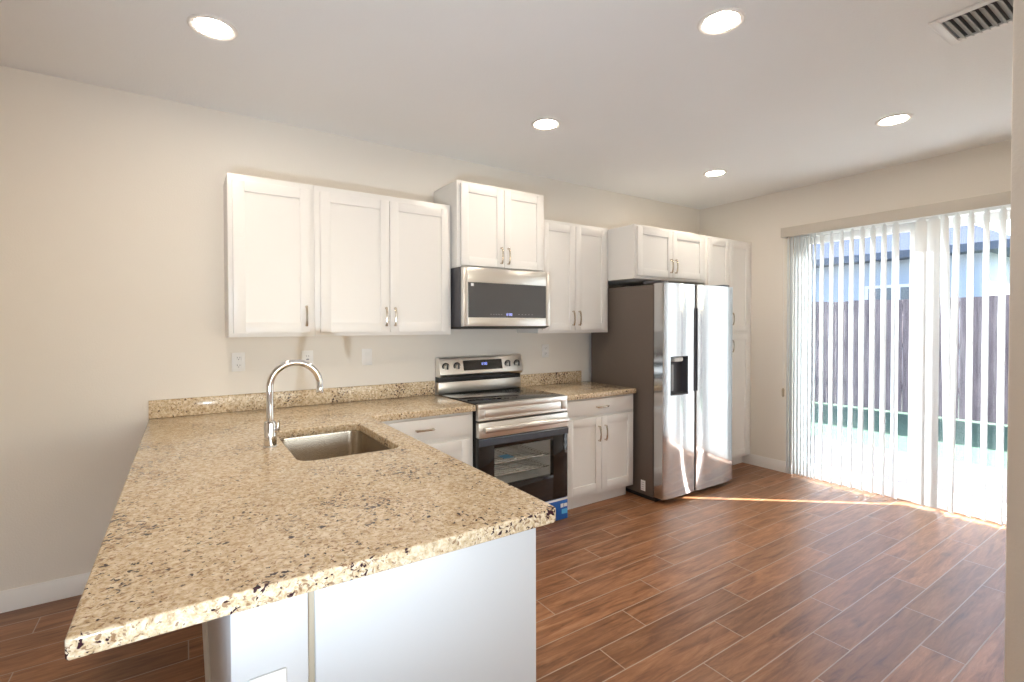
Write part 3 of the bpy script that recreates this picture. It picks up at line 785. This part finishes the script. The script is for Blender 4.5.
# ------------------------------------------------------------------ ceiling lights and vent
def ceiling_light(x, y, label):
    t_ = thing('ceiling_light', label, 'ceiling light', (x, y, ZC), 'recessed ceiling lights')
    b = BM(); lathe(b, [(.096, 0), (.096, -.003), (.090, -.007), (.078, -.006), (.071, -.002), (.071, 0)], (x, y, ZC), 36); obj('trim_ring', b, M['lamptrim'], t_)
    b = BM(); lathe(b, [(.071, -.0005), (.071, -.0025), (.05, -.0035), (.004, -.004)], (x, y, ZC), 32); obj('lens', b, M['lens'], t_)
ceiling_light(-1.474, -.945, 'round recessed ceiling light at the upper left, largest in view')
ceiling_light(.335, -2.190, 'round recessed ceiling light at the top, right of the middle')
ceiling_light(.365, -.925, 'round recessed ceiling light above and right of the microwave cabinet')
ceiling_light(2.168, -2.190, 'round recessed ceiling light nearest the glass door valance')
ceiling_light(2.200, -.905, 'small distant recessed ceiling light in front of the refrigerator cabinet')
vt = thing('ceiling_vent', 'white louvred air vent in the ceiling at the upper right corner', 'vent', (1.232, -2.86, ZC))
vx0, vx1, vy0, vy1 = 1.086, 1.378, -3.050, -2.676; fr = .034
b = BM(); box(b, vx0, vx1, vy1 - fr, vy1, ZC - .010, ZC, .003); box(b, vx0, vx1, vy0, vy0 + fr, ZC - .010, ZC, .003)
box(b, vx0, vx0 + fr, vy0 + fr, vy1 - fr, ZC - .010, ZC, .003); box(b, vx1 - fr, vx1, vy0 + fr, vy1 - fr, ZC - .010, ZC, .003)
obj('vent_frame', b, M['trim'], vt)
obj('vent_throat', box(BM(), vx0 + fr, vx1 - fr, vy0 + fr, vy1 - fr, ZC - .0018, ZC - .0003), M['slot'], vt)
yy_ = vy1 - fr - .018
while yy_ > vy0 + fr + .012:
    b = BM(); prism(b, [(yy_ + .010, ZC - .0025), (yy_ - .010, ZC - .0165), (yy_ - .012, ZC - .0155), (yy_ + .008, ZC - .0022)], 'X', vx0 + fr, vx1 - fr)
    obj('louvre', b, M['louvre'], vt, smooth=False); yy_ -= .027

# ------------------------------------------------------------------ outside
gz = -.06
o = struct('patio', box(BM(), XW + .16, 5.35, -9, 5, gz - .1, gz + .02, .01), M['patio'], 'paver patio outside the glass door', 'patio')
o = obj('lawn', box(BM(), 5.35, 26, -22, 16, gz - .1, gz), M['lawn']); o['kind'] = 'structure'; o['label'] = 'green lawn beyond the patio'; o['category'] = 'lawn'
fn = thing('fence', 'brown wooden board fence behind the lawn', 'fence', (8.4, -2, gz))
b = BM(); y = -14.0
while y < 8: box(b, 8.39, 8.41, y, y + .138, gz + .03, 1.86 + .01 * math.sin(y * 7), .004, 1); y += .145
obj('boards', b, M['fence'], fn)
for rz in (.35, 1.05, 1.70): obj('rail', box(BM(), 8.411, 8.45, -14, 8, rz, rz + .09, .004), M['fence'], fn)
for k in range(9): obj('post', box(BM(), 8.451, 8.54, -13.6 + k * 2.6, -13.51 + k * 2.6, gz, 1.90, .006), M['fence'], fn)
hs = thing('house', 'pale blue-grey neighbouring house with hipped roof behind the fence', 'house', (15, 5, gz))
obj('wall', box(BM(), 12.0, 19, -.5, 10.5, gz, 2.9), M['housewall'], hs)
b = BM(); e0 = [(11.5, -1.0), (19.5, -1.0), (19.5, 11.0), (11.5, 11.0)]
lo = [b.verts.new((x, y, 2.9)) for x, y in e0]; hi2 = [b.verts.new((x, y, 3.06)) for x, y in e0]
rd = [b.verts.new((15.5, 2.8, 5.3)), b.verts.new((15.5, 7.2, 5.3))]
b.faces.new(lo[::-1])
for k in range(4): b.faces.new((lo[k], lo[(k + 1) % 4], hi2[(k + 1) % 4], hi2[k]))
b.faces.new((hi2[0], hi2[1], rd[0])); b.faces.new((hi2[1], hi2[2], rd[1], rd[0])); b.faces.new((hi2[2], hi2[3], rd[1])); b.faces.new((hi2[3], hi2[0], rd[0], rd[1]))
obj('roof', b, M['roof'], hs, smooth=False)
for wy in (1.0, 4.2, 7.6):
    b = BM(); box(b, 11.96, 12.0, wy - .68, wy + .68, .95, 2.35, .004); wf = obj('window', b, M['housetrim'], hs)
    b = BM()
    for a0, a1 in ((-.6, -.03), (.03, .6)):
        for c0, c1 in ((1.02, 1.62), (1.68, 2.28)): box(b, 11.945, 11.961, wy + a0, wy + a1, c0, c1)
    obj('pane', b, M['hglass'], wf, smooth=False)
